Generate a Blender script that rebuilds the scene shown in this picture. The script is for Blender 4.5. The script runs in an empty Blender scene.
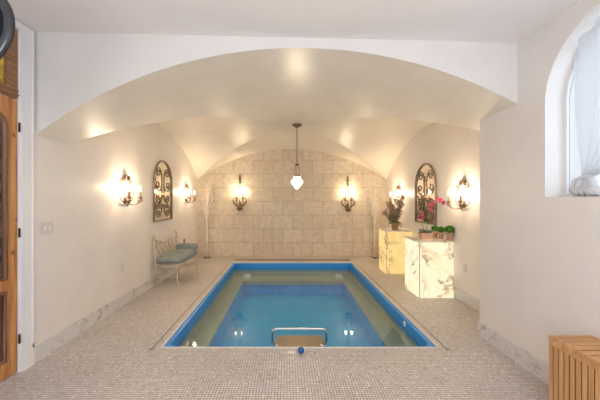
import bpy, bmesh, math, random
from mathutils import Vector, Matrix
PI = math.pi
random.seed(7)
scene = bpy.context.scene
C = scene.collection

# ------------------------------------------------------------------ measures
XL, XR, XP = -2.32, 2.57, 2.12        # left wall, pool room right wall, near right wall
YF, YG, YB, YPIER = 2.76, 3.18, 7.76, 3.30
YREAR = -2.2
CX = 0.10

# ------------------------------------------------------------------ materials
def newmat(name):
    m = bpy.data.materials.new(name); m.use_nodes = True
    nt = m.node_tree
    b = nt.nodes['Principled BSDF']
    return m, nt, b
def node(nt, t, **kw):
    n = nt.nodes.new(t)
    for k, v in kw.items():
        if k in n.inputs: n.inputs[k].default_value = v
        else: setattr(n, k, v)
    return n
def plain(name, col, rough=0.5, metal=0.0, noise=0.0, nscale=20, bump=0.0, spec=None, **kw):
    m, nt, b = newmat(name)
    b.inputs['Roughness'].default_value = rough
    b.inputs['Metallic'].default_value = metal
    if spec is not None: b.inputs['Specular IOR Level'].default_value = spec
    for k, v in kw.items(): b.inputs[k.replace('_', ' ')].default_value = v
    b.inputs['Base Color'].default_value = (*col, 1)
    if noise or bump:
        tc = node(nt, 'ShaderNodeTexCoord')
        n = node(nt, 'ShaderNodeTexNoise', Scale=nscale, Detail=5.0)
        nt.links.new(tc.outputs['Object'], n.inputs['Vector'])
        if noise:
            r = node(nt, 'ShaderNodeValToRGB')
            r.color_ramp.elements[0].position = .3; r.color_ramp.elements[1].position = .7
            r.color_ramp.elements[0].color = (*[max(0, c*(1-noise)) for c in col], 1)
            r.color_ramp.elements[1].color = (*[min(1, c*(1+noise)) for c in col], 1)
            nt.links.new(n.outputs['Fac'], r.inputs['Fac'])
            nt.links.new(r.outputs['Color'], b.inputs['Base Color'])
        if bump:
            bp = node(nt, 'ShaderNodeBump', Strength=bump, Distance=.01)
            nt.links.new(n.outputs['Fac'], bp.inputs['Height'])
            nt.links.new(bp.outputs['Normal'], b.inputs['Normal'])
    return m
def emit(name, col, s):
    m, nt, b = newmat(name)
    b.inputs['Base Color'].default_value = (*col, 1)
    b.inputs['Emission Color'].default_value = (*col, 1)
    b.inputs['Emission Strength'].default_value = s
    return m

def mosaic():
    m, nt, b = newmat('mosaic_tile')
    g = node(nt, 'ShaderNodeTexCoord')
    br = node(nt, 'ShaderNodeTexBrick', offset=0.0, squash=1.0)
    br.inputs['Scale'].default_value = 1
    br.inputs['Brick Width'].default_value = .024
    br.inputs['Row Height'].default_value = .024
    br.inputs['Mortar Size'].default_value = .0028
    br.inputs['Mortar Smooth'].default_value = .2
    br.inputs['Color1'].default_value = (0, 0, 0, 1)
    br.inputs['Color2'].default_value = (1, 1, 1, 1)
    nt.links.new(g.outputs['Object'], br.inputs['Vector'])
    ramp = node(nt, 'ShaderNodeValToRGB')
    e = ramp.color_ramp.elements
    e[0].position = 0; e[0].color = (.41, .355, .31, 1)
    e[1].position = 1; e[1].color = (.72, .67, .64, 1)
    for p, c in ((.12, (.49, .44, .40, 1)), (.5, (.54, .495, .455, 1)), (.93, (.59, .545, .51, 1))):
        k = e.new(p); k.color = c
    nt.links.new(br.outputs['Color'], ramp.inputs['Fac'])
    mix = node(nt, 'ShaderNodeMix', data_type='RGBA')
    nt.links.new(br.outputs['Fac'], mix.inputs[0])
    nt.links.new(ramp.outputs['Color'], mix.inputs[6])
    mix.inputs[7].default_value = (.27, .22, .20, 1)
    # slow drift between stone sheets
    n = node(nt, 'ShaderNodeTexNoise', Scale=1.7, Detail=3.0)
    nt.links.new(g.outputs['Object'], n.inputs['Vector'])
    mr = node(nt, 'ShaderNodeMapRange'); mr.inputs['From Min'].default_value = .3; mr.inputs['From Max'].default_value = .7
    mr.inputs['To Min'].default_value = 1.1; mr.inputs['To Max'].default_value = 1.25
    nt.links.new(n.outputs['Fac'], mr.inputs['Value'])
    mul = node(nt, 'ShaderNodeVectorMath', operation='SCALE')
    nt.links.new(mix.outputs[2], mul.inputs[0]); nt.links.new(mr.outputs['Result'], mul.inputs['Scale'])
    nt.links.new(mul.outputs[0], b.inputs['Base Color'])
    b.inputs['Roughness'].default_value = .42
    bp = node(nt, 'ShaderNodeBump', Strength=.35, Distance=.002, invert=True)
    nt.links.new(br.outputs['Fac'], bp.inputs['Height']); nt.links.new(bp.outputs['Normal'], b.inputs['Normal'])
    return m

def stone_wall():
    m, nt, b = newmat('stone_block')
    g = node(nt, 'ShaderNodeTexCoord')
    sep = node(nt, 'ShaderNodeSeparateXYZ'); nt.links.new(g.outputs['Object'], sep.inputs[0])
    cmb = node(nt, 'ShaderNodeCombineXYZ')
    ax = node(nt, 'ShaderNodeMath', operation='ADD'); ax.inputs[1].default_value = .10 + 5.12
    az = node(nt, 'ShaderNodeMath', operation='ADD'); az.inputs[1].default_value = -.022 + 3.55
    nt.links.new(sep.outputs['X'], ax.inputs[0]); nt.links.new(sep.outputs['Z'], az.inputs[0])
    nt.links.new(ax.outputs[0], cmb.inputs['X']); nt.links.new(az.outputs[0], cmb.inputs['Y'])
    br = node(nt, 'ShaderNodeTexBrick', offset=.5)
    br.inputs['Scale'].default_value = 1
    br.inputs['Brick Width'].default_value = .512
    br.inputs['Row Height'].default_value = .355
    br.inputs['Mortar Size'].default_value = .007
    br.inputs['Mortar Smooth'].default_value = .4
    br.inputs['Color1'].default_value = (.62, .505, .37, 1)
    br.inputs['Color2'].default_value = (.69, .58, .44, 1)
    br.inputs['Mortar'].default_value = (.47, .37, .265, 1)
    nt.links.new(cmb.outputs[0], br.inputs['Vector'])
    n = node(nt, 'ShaderNodeTexNoise', Scale=9.0, Detail=8.0, Roughness=.65)
    nt.links.new(g.outputs['Object'], n.inputs['Vector'])
    mr = node(nt, 'ShaderNodeMapRange'); mr.inputs['From Min'].default_value = .3; mr.inputs['From Max'].default_value = .7
    mr.inputs['To Min'].default_value = .84; mr.inputs['To Max'].default_value = 1.12
    nt.links.new(n.outputs['Fac'], mr.inputs['Value'])
    mul = node(nt, 'ShaderNodeVectorMath', operation='SCALE')
    nt.links.new(br.outputs['Color'], mul.inputs[0]); nt.links.new(mr.outputs['Result'], mul.inputs['Scale'])
    nt.links.new(mul.outputs[0], b.inputs['Base Color'])
    b.inputs['Roughness'].default_value = .6
    bp = node(nt, 'ShaderNodeBump', Strength=.5, Distance=.008, invert=True)
    nt.links.new(br.outputs['Fac'], bp.inputs['Height']); nt.links.new(bp.outputs['Normal'], b.inputs['Normal'])
    return m

def marble(name, base, vein, scale=2.2, rough=.25, glow=0, vein2=None, width=.035, off=(0, 0, 0), blotch=.25):
    m, nt, b = newmat(name)
    g = node(nt, 'ShaderNodeTexCoord')
    mp = node(nt, 'ShaderNodeMapping'); mp.inputs['Location'].default_value = off
    nt.links.new(g.outputs['Object'], mp.inputs['Vector'])
    def veins(sc, w, dist):
        n = node(nt, 'ShaderNodeTexNoise', Scale=sc, Detail=6.0, Roughness=.6, Distortion=dist)
        nt.links.new(mp.outputs[0], n.inputs['Vector'])
        s = node(nt, 'ShaderNodeMath', operation='SUBTRACT'); s.inputs[1].default_value = .5
        a = node(nt, 'ShaderNodeMath', operation='ABSOLUTE')
        nt.links.new(n.outputs['Fac'], s.inputs[0]); nt.links.new(s.outputs[0], a.inputs[0])
        r = node(nt, 'ShaderNodeMapRange'); r.inputs['From Min'].default_value = 0; r.inputs['From Max'].default_value = w
        r.inputs['To Min'].default_value = 1; r.inputs['To Max'].default_value = 0
        nt.links.new(a.outputs[0], r.inputs['Value'])
        # veins break up
        k = node(nt, 'ShaderNodeTexNoise', Scale=sc*1.3, Detail=2.0)
        nt.links.new(mp.outputs[0], k.inputs['Vector'])
        kr = node(nt, 'ShaderNodeMapRange'); kr.inputs['From Min'].default_value = .45; kr.inputs['From Max'].default_value = .62
        nt.links.new(k.outputs['Fac'], kr.inputs['Value'])
        mu = node(nt, 'ShaderNodeMath', operation='MULTIPLY')
        nt.links.new(r.outputs[0], mu.inputs[0]); nt.links.new(kr.outputs[0], mu.inputs[1])
        return mu.outputs[0]
    f1 = veins(scale, width, 1.2)
    mx = node(nt, 'ShaderNodeMix', data_type='RGBA')
    mx.inputs[6].default_value = (*base, 1); mx.inputs[7].default_value = (*vein, 1)
    nt.links.new(f1, mx.inputs[0])
    out = mx.outputs[2]
    if vein2:
        # soft wide tint areas
        n2 = node(nt, 'ShaderNodeTexNoise', Scale=scale*.8, Detail=4.0, Distortion=1.5)
        nt.links.new(mp.outputs[0], n2.inputs['Vector'])
        r2 = node(nt, 'ShaderNodeMapRange'); r2.inputs['From Min'].default_value = .5; r2.inputs['From Max'].default_value = .72
        r2.inputs['To Max'].default_value = blotch*2
        nt.links.new(n2.outputs['Fac'], r2.inputs['Value'])
        m2 = node(nt, 'ShaderNodeMix', data_type='RGBA')
        nt.links.new(r2.outputs[0], m2.inputs[0]); nt.links.new(mx.outputs[2], m2.inputs[6])
        m2.inputs[7].default_value = (*vein2, 1)
        out = m2.outputs[2]
    nt.links.new(out, b.inputs['Base Color'])
    b.inputs['Roughness'].default_value = rough
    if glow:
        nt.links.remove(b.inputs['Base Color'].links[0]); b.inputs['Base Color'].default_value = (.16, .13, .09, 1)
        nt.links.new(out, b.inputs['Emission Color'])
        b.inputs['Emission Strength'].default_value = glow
    return m

def wood(name, dark, light, axis='Z', scale=1.0, rough=.4, knots=False):
    m, nt, b = newmat(name)
    g = node(nt, 'ShaderNodeTexCoord')
    mp = node(nt, 'ShaderNodeMapping')
    s = {'Z': (14, 14, 1.1), 'Y': (14, 1.1, 14), 'X': (1.1, 14, 14)}[axis]
    mp.inputs['Scale'].default_value = tuple(v*scale for v in s)
    nt.links.new(g.outputs['Object'], mp.inputs['Vector'])
    n = node(nt, 'ShaderNodeTexNoise', Scale=2.0, Detail=6.0, Distortion=.6)
    nt.links.new(mp.outputs[0], n.inputs['Vector'])
    r = node(nt, 'ShaderNodeValToRGB')
    r.color_ramp.elements[0].position = .3; r.color_ramp.elements[0].color = (*dark, 1)
    r.color_ramp.elements[1].position = .68; r.color_ramp.elements[1].color = (*light, 1)
    nt.links.new(n.outputs['Fac'], r.inputs['Fac'])
    out = r.outputs['Color']
    if knots:
        v = node(nt, 'ShaderNodeTexVoronoi', Scale=7.0)
        nt.links.new(g.outputs['Object'], v.inputs['Vector'])
        kr = node(nt, 'ShaderNodeMapRange'); kr.inputs['From Min'].default_value = .10; kr.inputs['From Max'].default_value = .17
        kr.inputs['To Min'].default_value = .8; kr.inputs['To Max'].default_value = 0
        nt.links.new(v.outputs['Distance'], kr.inputs['Value'])
        mx = node(nt, 'ShaderNodeMix', data_type='RGBA')
        nt.links.new(kr.outputs[0], mx.inputs[0]); nt.links.new(out, mx.inputs[6])
        mx.inputs[7].default_value = (.16, .05, .015, 1)
        out = mx.outputs[2]
    nt.links.new(out, b.inputs['Base Color'])
    b.inputs['Roughness'].default_value = rough
    return m

def water():
    m = bpy.data.materials.new('water'); m.use_nodes = True
    nt = m.node_tree; nt.nodes.clear()
    o = node(nt, 'ShaderNodeOutputMaterial')
    tr = node(nt, 'ShaderNodeBsdfTransparent'); tr.inputs['Color'].default_value = (.80, .95, .97, 1)
    gl = node(nt, 'ShaderNodeBsdfGlossy'); gl.inputs['Roughness'].default_value = .02
    fr = fresnel(nt, 1.5)
    mx = node(nt, 'ShaderNodeMixShader')
    tc = node(nt, 'ShaderNodeTexCoord')
    n = node(nt, 'ShaderNodeTexNoise', Scale=2.2, Detail=2.0)
    nt.links.new(tc.outputs['Object'], n.inputs['Vector'])
    bp = node(nt, 'ShaderNodeBump', Strength=.02, Distance=.1)
    nt.links.new(n.outputs['Fac'], bp.inputs['Height'])
    nt.links.new(bp.outputs['Normal'], gl.inputs['Normal']); nt.links.new(bp.outputs['Normal'], fr.inputs['Normal'])
    nt.links.new(fr.outputs[0], mx.inputs[0]); nt.links.new(tr.outputs[0], mx.inputs[1]); nt.links.new(gl.outputs[0], mx.inputs[2])
    nt.links.new(mx.outputs[0], o.inputs['Surface'])
    return m

def sheer(name, col, fac):
    m = bpy.data.materials.new(name); m.use_nodes = True
    nt = m.node_tree; nt.nodes.clear()
    o = node(nt, 'ShaderNodeOutputMaterial')
    tr = node(nt, 'ShaderNodeBsdfTransparent')
    tl = node(nt, 'ShaderNodeBsdfTranslucent'); tl.inputs['Color'].default_value = (*col, 1)
    df = node(nt, 'ShaderNodeBsdfDiffuse'); df.inputs['Color'].default_value = (*col, 1)
    a = node(nt, 'ShaderNodeMixShader'); a.inputs[0].default_value = .5
    nt.links.new(tl.outputs[0], a.inputs[1]); nt.links.new(df.outputs[0], a.inputs[2])
    mx = node(nt, 'ShaderNodeMixShader'); mx.inputs[0].default_value = fac
    nt.links.new(tr.outputs[0], mx.inputs[1]); nt.links.new(a.outputs[0], mx.inputs[2])
    nt.links.new(mx.outputs[0], o.inputs['Surface'])
    return m

def fresnel(nt, ior):
    # thin sheet: the same reflectance from either side
    g = node(nt, 'ShaderNodeNewGeometry')
    a = node(nt, 'ShaderNodeMath', operation='MULTIPLY_ADD'); a.inputs[1].default_value = 1/ior-ior; a.inputs[2].default_value = ior
    nt.links.new(g.outputs['Backfacing'], a.inputs[0])
    f = node(nt, 'ShaderNodeFresnel'); nt.links.new(a.outputs[0], f.inputs['IOR'])
    return f
M = {}
M['plaster'] = plain('plaster', (.79, .73, .675), .42, noise=.03, nscale=3, spec=.4)
M['vault'] = plain('polished_plaster', (.83, .755, .645), .29, noise=.035, nscale=4, spec=.6)
M['ceiling'] = plain('ceiling_paint', (.90, .84, .81), .5, noise=.02, nscale=2)
M['mosaic'] = mosaic()
M['stone'] = stone_wall()
M['base_marble'] = marble('baseboard_marble', (.66, .63, .60), (.33, .31, .30), 3.0, .3)
M['white'] = plain('white_paint', (.80, .78, .77), .4)
M['plate'] = plain('plate_plastic', (.66, .60, .54), .35)
M['black_plastic'] = plain('black_plastic', (.02, .017, .015), .4)
M['iron'] = plain('bronzed_iron', (.17, .105, .065), .45, .4, noise=.3, nscale=40)
M['panel_iron'] = plain('rusty_iron', (.30, .215, .135), .5, .3, noise=.35, nscale=30)
M['mirror'] = plain('mirror_glass', (.9, .88, .84), .02, 1.0)
M['candle'] = plain('candle_sleeve', (.30, .20, .12), .5)
M['bulb'] = emit('lit_bulb', (1.0, .84, .60), 14)
M['opal'] = emit('lit_opal_glass', (1.0, .84, .50), 1.6)
M['globe'] = emit('fill_lamp_globe', (.98, .97, 1.0), 27)  # glow of the added, unseen lamps that brighten the near room
M['crystal'] = plain('crystal_drop', (.85, .72, .60), .1, 0, Transmission_Weight=.4)
M['blue_liner'] = plain('blue_liner', (.022, .26, .68), .35, noise=.05, nscale=6)
M['basin_blue'] = plain('basin_blue', (.004, .38, .78), .5, noise=.08, nscale=4)
M['bench_grey'] = plain('pool_bench_grey', (.36, .36, .285), .3, noise=.06, nscale=5)
M['fitting'] = plain('pale_fitting', (.75, .74, .70), .3)
M['water'] = water()
M['coping'] = plain('coping_white', (.72, .68, .63), .35)
M['track'] = plain('track_metal', (.30, .25, .20), .4, .5)
M['grate_pale'] = plain('pale_grating', (.50, .42, .34), .5)
M['grille'] = plain('dark_pebble_and_slot', (.16, .11, .085), .5, noise=.4, nscale=50)
M['steel'] = plain('brushed_steel', (.68, .66, .62), .22, 1.0)
M['tan'] = plain('tan_step', (.30, .235, .155), .28, .35, noise=.07, nscale=9)
M['blue_ball'] = plain('blue_plastic', (.02, .085, .30), .25)
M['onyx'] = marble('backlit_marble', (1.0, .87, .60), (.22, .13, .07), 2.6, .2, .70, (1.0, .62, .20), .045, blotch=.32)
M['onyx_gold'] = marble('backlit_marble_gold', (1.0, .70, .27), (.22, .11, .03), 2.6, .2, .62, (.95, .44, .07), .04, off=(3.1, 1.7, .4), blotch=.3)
M['onyx_top'] = marble('pedestal_top_marble', (.78, .70, .58), (.45, .38, .30), 3.0, .2, 0, (.70, .55, .38), .04)
M['edge_strip'] = plain('corner_joint', (.46, .40, .30), .4)
M['terracotta'] = plain('terracotta', (.60, .36, .25), .7, noise=.12, nscale=30)
M['soil'] = plain('soil', (.06, .04, .025), .9)
M['leaf'] = plain('green_leaf', (.10, .19, .055), .5, noise=.3, nscale=30)
M['boxwood'] = plain('boxwood_leaf', (.10, .27, .03), .6, noise=.4, nscale=60)
M['succulent'] = plain('succulent_leaf', (.17, .24, .15), .4, noise=.25, nscale=30)
M['orchid'] = plain('orchid_petal', (.30, .022, .085), .5, noise=.3, nscale=40)
M['dusty_flower'] = plain('dusty_flower', (.62, .29, .26), .6, noise=.35, nscale=30)
M['muted_leaf'] = plain('muted_leaf', (.30, .28, .12), .6, noise=.4, nscale=30)
M['vase'] = plain('amber_glass_vase', (.42, .24, .10), .15, noise=.4, nscale=16)
M['twig'] = plain('pale_twig', (.80, .74, .64), .6)
M['white_metal'] = plain('cream_metal', (.58, .47, .33), .4, noise=.06, nscale=20)
M['cushion'] = plain('teal_fabric', (.26, .285, .26), .85, noise=.1, nscale=25, bump=.1)
M['pine'] = wood('knotty_pine', (.36, .13, .035), (.62, .285, .09), 'Z', 1.0, .35, True)
M['pine_dark'] = wood('dark_moulding', (.12, .05, .025), (.24, .11, .06), 'Z', 1.4, .4)
M['oak'] = wood('carved_oak', (.17, .075, .03), (.36, .17, .075), 'Y', 1.6, .45)
M['glass_dark'] = plain('leaded_glass', (.22, .21, .18), .1, noise=.6, nscale=18)
M['stained'] = plain('stained_glass', (.55, .40, .07), .15, noise=.7, nscale=22)
M['hinge'] = plain('dark_hinge', (.06, .025, .015), .4, .6)
M['bamboo'] = wood('bamboo', (.44, .205, .075), (.68, .37, .16), 'Z', .7, .4)
M['bamboo_top'] = wood('bamboo_lid', (.44, .205, .075), (.68, .37, .16), 'X', .7, .4)
M['curtain'] = sheer('sheer_voile', (.70, .70, .71), .72)
M['knot'] = sheer('voile_knot', (.90, .89, .90), .93)
M['rim'] = plain('grey_metal_rim', (.03, .03, .033), .35, .3)
M['dark_disc'] = plain('dark_disc', (.006, .006, .007), .7, spec=.1)
def glass():
    m = bpy.data.materials.new('window_glass'); m.use_nodes = True
    nt = m.node_tree; nt.nodes.clear()
    o = node(nt, 'ShaderNodeOutputMaterial')
    tr = node(nt, 'ShaderNodeBsdfTransparent'); tr.inputs['Color'].default_value = (.90, .90, .90, 1); gl = node(nt, 'ShaderNodeBsdfGlossy'); gl.inputs['Roughness'].default_value = .02
    fr = fresnel(nt, 1.3); mx = node(nt, 'ShaderNodeMixShader')
    nt.links.new(fr.outputs[0], mx.inputs[0]); nt.links.new(tr.outputs[0], mx.inputs[1]); nt.links.new(gl.outputs[0], mx.inputs[2])
    nt.links.new(mx.outputs[0], o.inputs['Surface'])
    return m
M['pane'] = glass()

# ------------------------------------------------------------------ mesh helpers
def box(bm, x0, x1, y0, y1, z0, z1):
    v = [bm.verts.new((x, y, z)) for x in (x0, x1) for y in (y0, y1) for z in (z0, z1)]
    for f in ((0, 1, 3, 2), (4, 6, 7, 5), (0, 4, 5, 1), (2, 3, 7, 6), (0, 2, 6, 4), (1, 5, 7, 3)):
        bm.faces.new([v[i] for i in f])
def bbox(x0, x1, y0, y1, z0, z1, bev=0.0, seg=2):
    bm = bmesh.new(); box(bm, x0, x1, y0, y1, z0, z1)
    bmesh.ops.recalc_face_normals(bm, faces=bm.faces)
    if bev: bmesh.ops.bevel(bm, geom=bm.edges[:], offset=bev, segments=seg, affect='EDGES', profile=.5)
    return bm
def prism(bm, pts, axis, a0, a1):
    """pts: list of 2D points; axis 'X': (y,z); 'Y': (x,z); 'Z': (x,y)"""
    def P(p, a):
        return {'X': (a, p[0], p[1]), 'Y': (p[0], a, p[1]), 'Z': (p[0], p[1], a)}[axis]
    A = [bm.verts.new(P(p, a0)) for p in pts]; B = [bm.verts.new(P(p, a1)) for p in pts]
    n = len(pts)
    fs = [bm.faces.new(A), bm.faces.new(list(reversed(B)))]
    for i in range(n):
        fs.append(bm.faces.new((A[i], B[i], B[(i+1) % n], A[(i+1) % n])))
    bmesh.ops.recalc_face_normals(bm, faces=fs)
def tube(bm, pts, r, n=8, closed=False):
    pts = [Vector(p) for p in pts]; N = len(pts)
    rad = r if callable(r) else (lambda t: r)
    rings = []; prev = None
    for i, p in enumerate(pts):
        if closed: t = pts[(i+1) % N] - pts[i-1]
        else: t = pts[min(i+1, N-1)] - pts[max(i-1, 0)]
        if t.length < 1e-9: t = Vector((0, 0, 1))
        t.normalize()
        if prev is None:
            ref = Vector((0, 0, 1)) if abs(t.z) < .9 else Vector((1, 0, 0))
            u = t.cross(ref).normalized()
        else:
            u = (prev - t*prev.dot(t))
            u = u.normalized() if u.length > 1e-6 else t.orthogonal().normalized()
        prev = u; w = t.cross(u)
        rr = rad(i/max(1, N-1))
        rings.append([bm.verts.new(p + (u*math.cos(2*PI*k/n) + w*math.sin(2*PI*k/n))*rr) for k in range(n)])
    fs = []
    for i in range(N if closed else N-1):
        a, b = rings[i], rings[(i+1) % N]
        for k in range(n): fs.append(bm.faces.new((a[k], a[(k+1) % n], b[(k+1) % n], b[k])))
    if not closed:
        fs.append(bm.faces.new(list(reversed(rings[0])))); fs.append(bm.faces.new(rings[-1]))
    for f in fs: f.smooth = True
    bmesh.ops.recalc_face_normals(bm, faces=fs)
def lathe(bm, prof, c=(0, 0, 0), n=24, axis='Z', sx=1, sy=1):
    """prof: (r, h) pairs, capped at the ends"""
    rings = []
    for r, h in prof:
        r = max(r, 1e-4)
        ring = []
        for k in range(n):
            a = 2*PI*k/n; p = (r*math.cos(a)*sx, r*math.sin(a)*sy, h)
            if axis == 'Y': p = (p[0], p[2], p[1])
            if axis == 'X': p = (p[2], p[0], p[1])
            ring.append(bm.verts.new(Vector(p) + Vector(c)))
        rings.append(ring)
    fs = []
    for a, b in zip(rings, rings[1:]):
        for k in range(n): fs.append(bm.faces.new((a[k], a[(k+1) % n], b[(k+1) % n], b[k])))
    fs.append(bm.faces.new(list(reversed(rings[0])))); fs.append(bm.faces.new(rings[-1]))
    for f in fs: f.smooth = True
    bmesh.ops.recalc_face_normals(bm, faces=fs)
def ball(bm, c, r, sub=2, s=(1, 1, 1)):
    ret = bmesh.ops.create_icosphere(bm, subdivisions=sub, radius=r)
    for v in ret['verts']:
        v.co = Vector((v.co.x*s[0], v.co.y*s[1], v.co.z*s[2])) + Vector(c)
    for v in ret['verts']:
        for f in v.link_faces: f.smooth = True
def leafblade(bm, base, d, L, w, droop=.2, fold=.15, up=Vector((0, 0, 1))):
    """a leaf or petal: a curved, slightly folded blade with real thickness"""
    base = Vector(base); d = Vector(d).normalized()
    s = d.cross(up)
    s = s.normalized() if s.length > 1e-4 else Vector((1, 0, 0))
    nrm = s.cross(d).normalized(); th = max(.0012, w*.06)
    prof = ((0, .15), (.25, .75), (.55, 1), (.8, .7), (1, .05))
    top = []; bot = []
    for t, ww in prof:
        p = base + d*(L*t) - nrm*(droop*L*t*t)
        e = s*(w*.5*ww); f = nrm*(fold*w*ww)
        top.append([bm.verts.new(p - e + f + nrm*th), bm.verts.new(p + nrm*th), bm.verts.new(p + e + f + nrm*th)])
        bot.append([bm.verts.new(p - e + f), bm.verts.new(p), bm.verts.new(p + e + f)])
    fs = []
    for i in range(len(prof)-1):
        for k in range(2):
            fs.append(bm.faces.new((top[i][k], top[i][k+1], top[i+1][k+1], top[i+1][k])))
            fs.append(bm.faces.new((bot[i][k], bot[i+1][k], bot[i+1][k+1], bot[i][k+1])))
        fs.append(bm.faces.new((top[i][0], top[i+1][0], bot[i+1][0], bot[i][0])))
        fs.append(bm.faces.new((top[i][2], bot[i][2], bot[i+1][2], top[i+1][2])))
    for f in fs: f.smooth = True
def obj(name, bm, mat, parent=None, smooth=False):
    me = bpy.data.meshes.new(name)
    if smooth:
        for f in bm.faces: f.smooth = True
    bm.to_mesh(me); bm.free()
    me.materials.append(M[mat] if isinstance(mat, str) else mat)
    o = bpy.data.objects.new(name, me); C.objects.link(o)
    if parent: o.parent = parent
    return o
def tag(o, label, cat, group=None):
    o['label'] = label; o['category'] = cat
    if group: o['group'] = group
    return o
def thing(name, label, cat, loc=(0, 0, 0), rotz=0, group=None):
    o = bpy.data.objects.new(name, None); C.objects.link(o)
    o.empty_display_size = .1
    o.location = loc; o.rotation_euler = (0, 0, rotz)
    return tag(o, label, cat, group)
def struct(name, bm, mat, parent=None):
    o = obj(name, bm, mat, parent)
    if not parent: o['kind'] = 'structure'
    return o
def dup(root, loc, rotz, label):
    r = root.copy(); C.objects.link(r); r.location = loc; r.rotation_euler = (0, 0, rotz); r['label'] = label
    for ch in list(root.children):
        c = ch.copy(); C.objects.link(c); c.parent = r
        for g in list(ch.children):
            d = g.copy(); C.objects.link(d); d.parent = c
    return r
def spiral(c, r0, r1, a0, turns, n=22):
    """2D scroll winding in from r0 to r1 around c"""
    return [(c[0] + (r0+(r1-r0)*t)*math.cos(a0+2*PI*turns*t), c[1] + (r0+(r1-r0)*t)*math.sin(a0+2*PI*turns*t))
            for t in [i/n for i in range(n+1)]]
def bez(p0, p1, p2, p3, n=14):
    out = []
    for i in range(n+1):
        t = i/n; k = 1-t
        out.append(tuple(k**3*a+3*k*k*t*b+3*k*t*t*c+t**3*d for a, b, c, d in zip(p0, p1, p2, p3)))
    return out
def xz(pts, y=0): return [(p[0], y, p[1]) for p in pts]

# ------------------------------------------------------------------ vault profile
WH, RV, APEX, TILT = 2.435, 4.1, 2.89, .020
def drop(t): return RV - math.sqrt(RV*RV - (WH*t)**2)
def vx(u): return CX + u*((XR-CX) if u > 0 else (CX-XL))
def ut(x): return (x-CX)/((XR-CX) if x > CX else (CX-XL))
def apex(y): return APEX - TILT*(y-YF)

# ------------------------------------------------------------------ setting
PX0, PX1, PY0, PY1 = -1.265, 1.525, 3.03, 7.09      # pool opening
bm = bmesh.new()
for a in ((XL-.1, PX0, YREAR, YB), (PX1, XR+.1, YREAR, YB), (PX0, PX1, YREAR, PY0), (PX0, PX1, PY1, YB)):
    box(bm, a[0], a[1], a[2], a[3], -.12, 0)
struct('floor', bm, 'mosaic')

# left wall with the door opening
DY0, DY1, DH = 1.70, 2.604, 2.96
bm = bmesh.new()
box(bm, XL-.12, XL, YREAR, DY0, 0, 3.15)
box(bm, XL-.12, XL, DY0, DY1, DH, 3.15)
box(bm, XL-.12, XL, DY1, YB+.1, 0, 3.15)
struct('wall_left', bm, 'plaster')
bm = bmesh.new(); box(bm, XR, XR+.12, YPIER-.05, YB+.1, 0, 3.15); struct('wall_right', bm, 'plaster')
bm = bmesh.new(); box(bm, XL-.1, XR+.1, YB, YB+.12, 0, 3.15); struct('wall_back', bm, 'stone')

# near right wall with arched window opening
WC, WR, SILL, SPR = 1.915, .55, 1.516, 2.29
arc = [(WC+WR*math.cos(a), SPR+WR*math.sin(a)) for a in [PI/2*i/20 for i in range(21)]]
bm = bmesh.new()
prism(bm, [(YREAR, 0), (YPIER, 0), (YPIER, SILL), (YREAR, SILL)], 'X', XP, XR)
prism(bm, [(YPIER, SILL), (YPIER, 3.15), (WC, 3.15)] + list(reversed(arc)) + [(WC+WR, SILL)], 'X', XP, XR)
arc2 = [(2*WC-p[0], p[1]) for p in arc]
prism(bm, [(YREAR, SILL), (YREAR, 3.15), (WC, 3.15)] + list(reversed(arc2)) + [(WC-WR, SILL)], 'X', XP, XR)
struct('wall_right_near', bm, 'plaster')

# header wall over the wide arch
bm = bmesh.new()
n = 60
low = []
for i in range(n+1):
    x = XL + (XP-XL)*i/n
    low.append((x, apex(YF)-drop(ut(x))))
prism(bm, low + [(XP, 3.15), (XL, 3.15)], 'Y', YF, YF+.10)
struct('wall_arch', bm, 'plaster')

# near ceiling, slightly out of level like the photo's
bm = bmesh.new()
prism(bm, [(XL-.1, 3.042), (XP+.1, 2.935), (XP+.1, 3.2), (XL-.1, 3.2)], 'Y', YREAR, YF+.05)
struct('ceiling', bm, 'ceiling')

# groin vault: front barrel band + four groined webs, each web its own smooth patch
bm = bmesh.new()
def patch(fn, nu, nv):
    g = [[bm.verts.new(fn(i/nu, j/nv)) for j in range(nv+1)] for i in range(nu+1)]
    for i in range(nu):
        for j in range(nv):
            q = [g[i][j], g[i+1][j], g[i+1][j+1], g[i][j+1]]
            q = [v for k, v in enumerate(q) if all((v.co-w.co).length > 1e-6 for w in q[:k])]
            if len(q) >= 3:
                f = bm.faces.new(q); f.smooth = True
YC, YHW = (YG+YB)/2, (YB-YG)/2
def band(s, t):
    u = -1+2*s; y = YF+(YG-YF)*t
    return (vx(u), y, apex(y)-drop(abs(u)))
patch(band, 64, 3)
def barrel(sign):
    def f(s, t):           # s: along |v| from 0..1, t: across u in [-|v|,|v|]
        v = s; u = (-1+2*t)*v; y = YC+sign*v*YHW
        return (vx(u), y, apex(y)-drop(abs(u)))
    return f
def cross(sign):
    def f(s, t):
        u = s; v = (-1+2*t)*u; y = YC+v*YHW
        return (vx(sign*u), y, apex(y)-drop(abs(v)))
    return f
for fn in (barrel(1), barrel(-1), cross(1), cross(-1)): patch(fn, 36, 36)
lo = [f for f in bm.faces if f.calc_area() < 1e-9]
bmesh.ops.delete(bm, geom=lo, context='FACES_ONLY')
for f in bm.faces:
    f.normal_update()
    if f.normal.z > 0: f.normal_flip()
struct('ceiling_vault', bm, 'vault')

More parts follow.
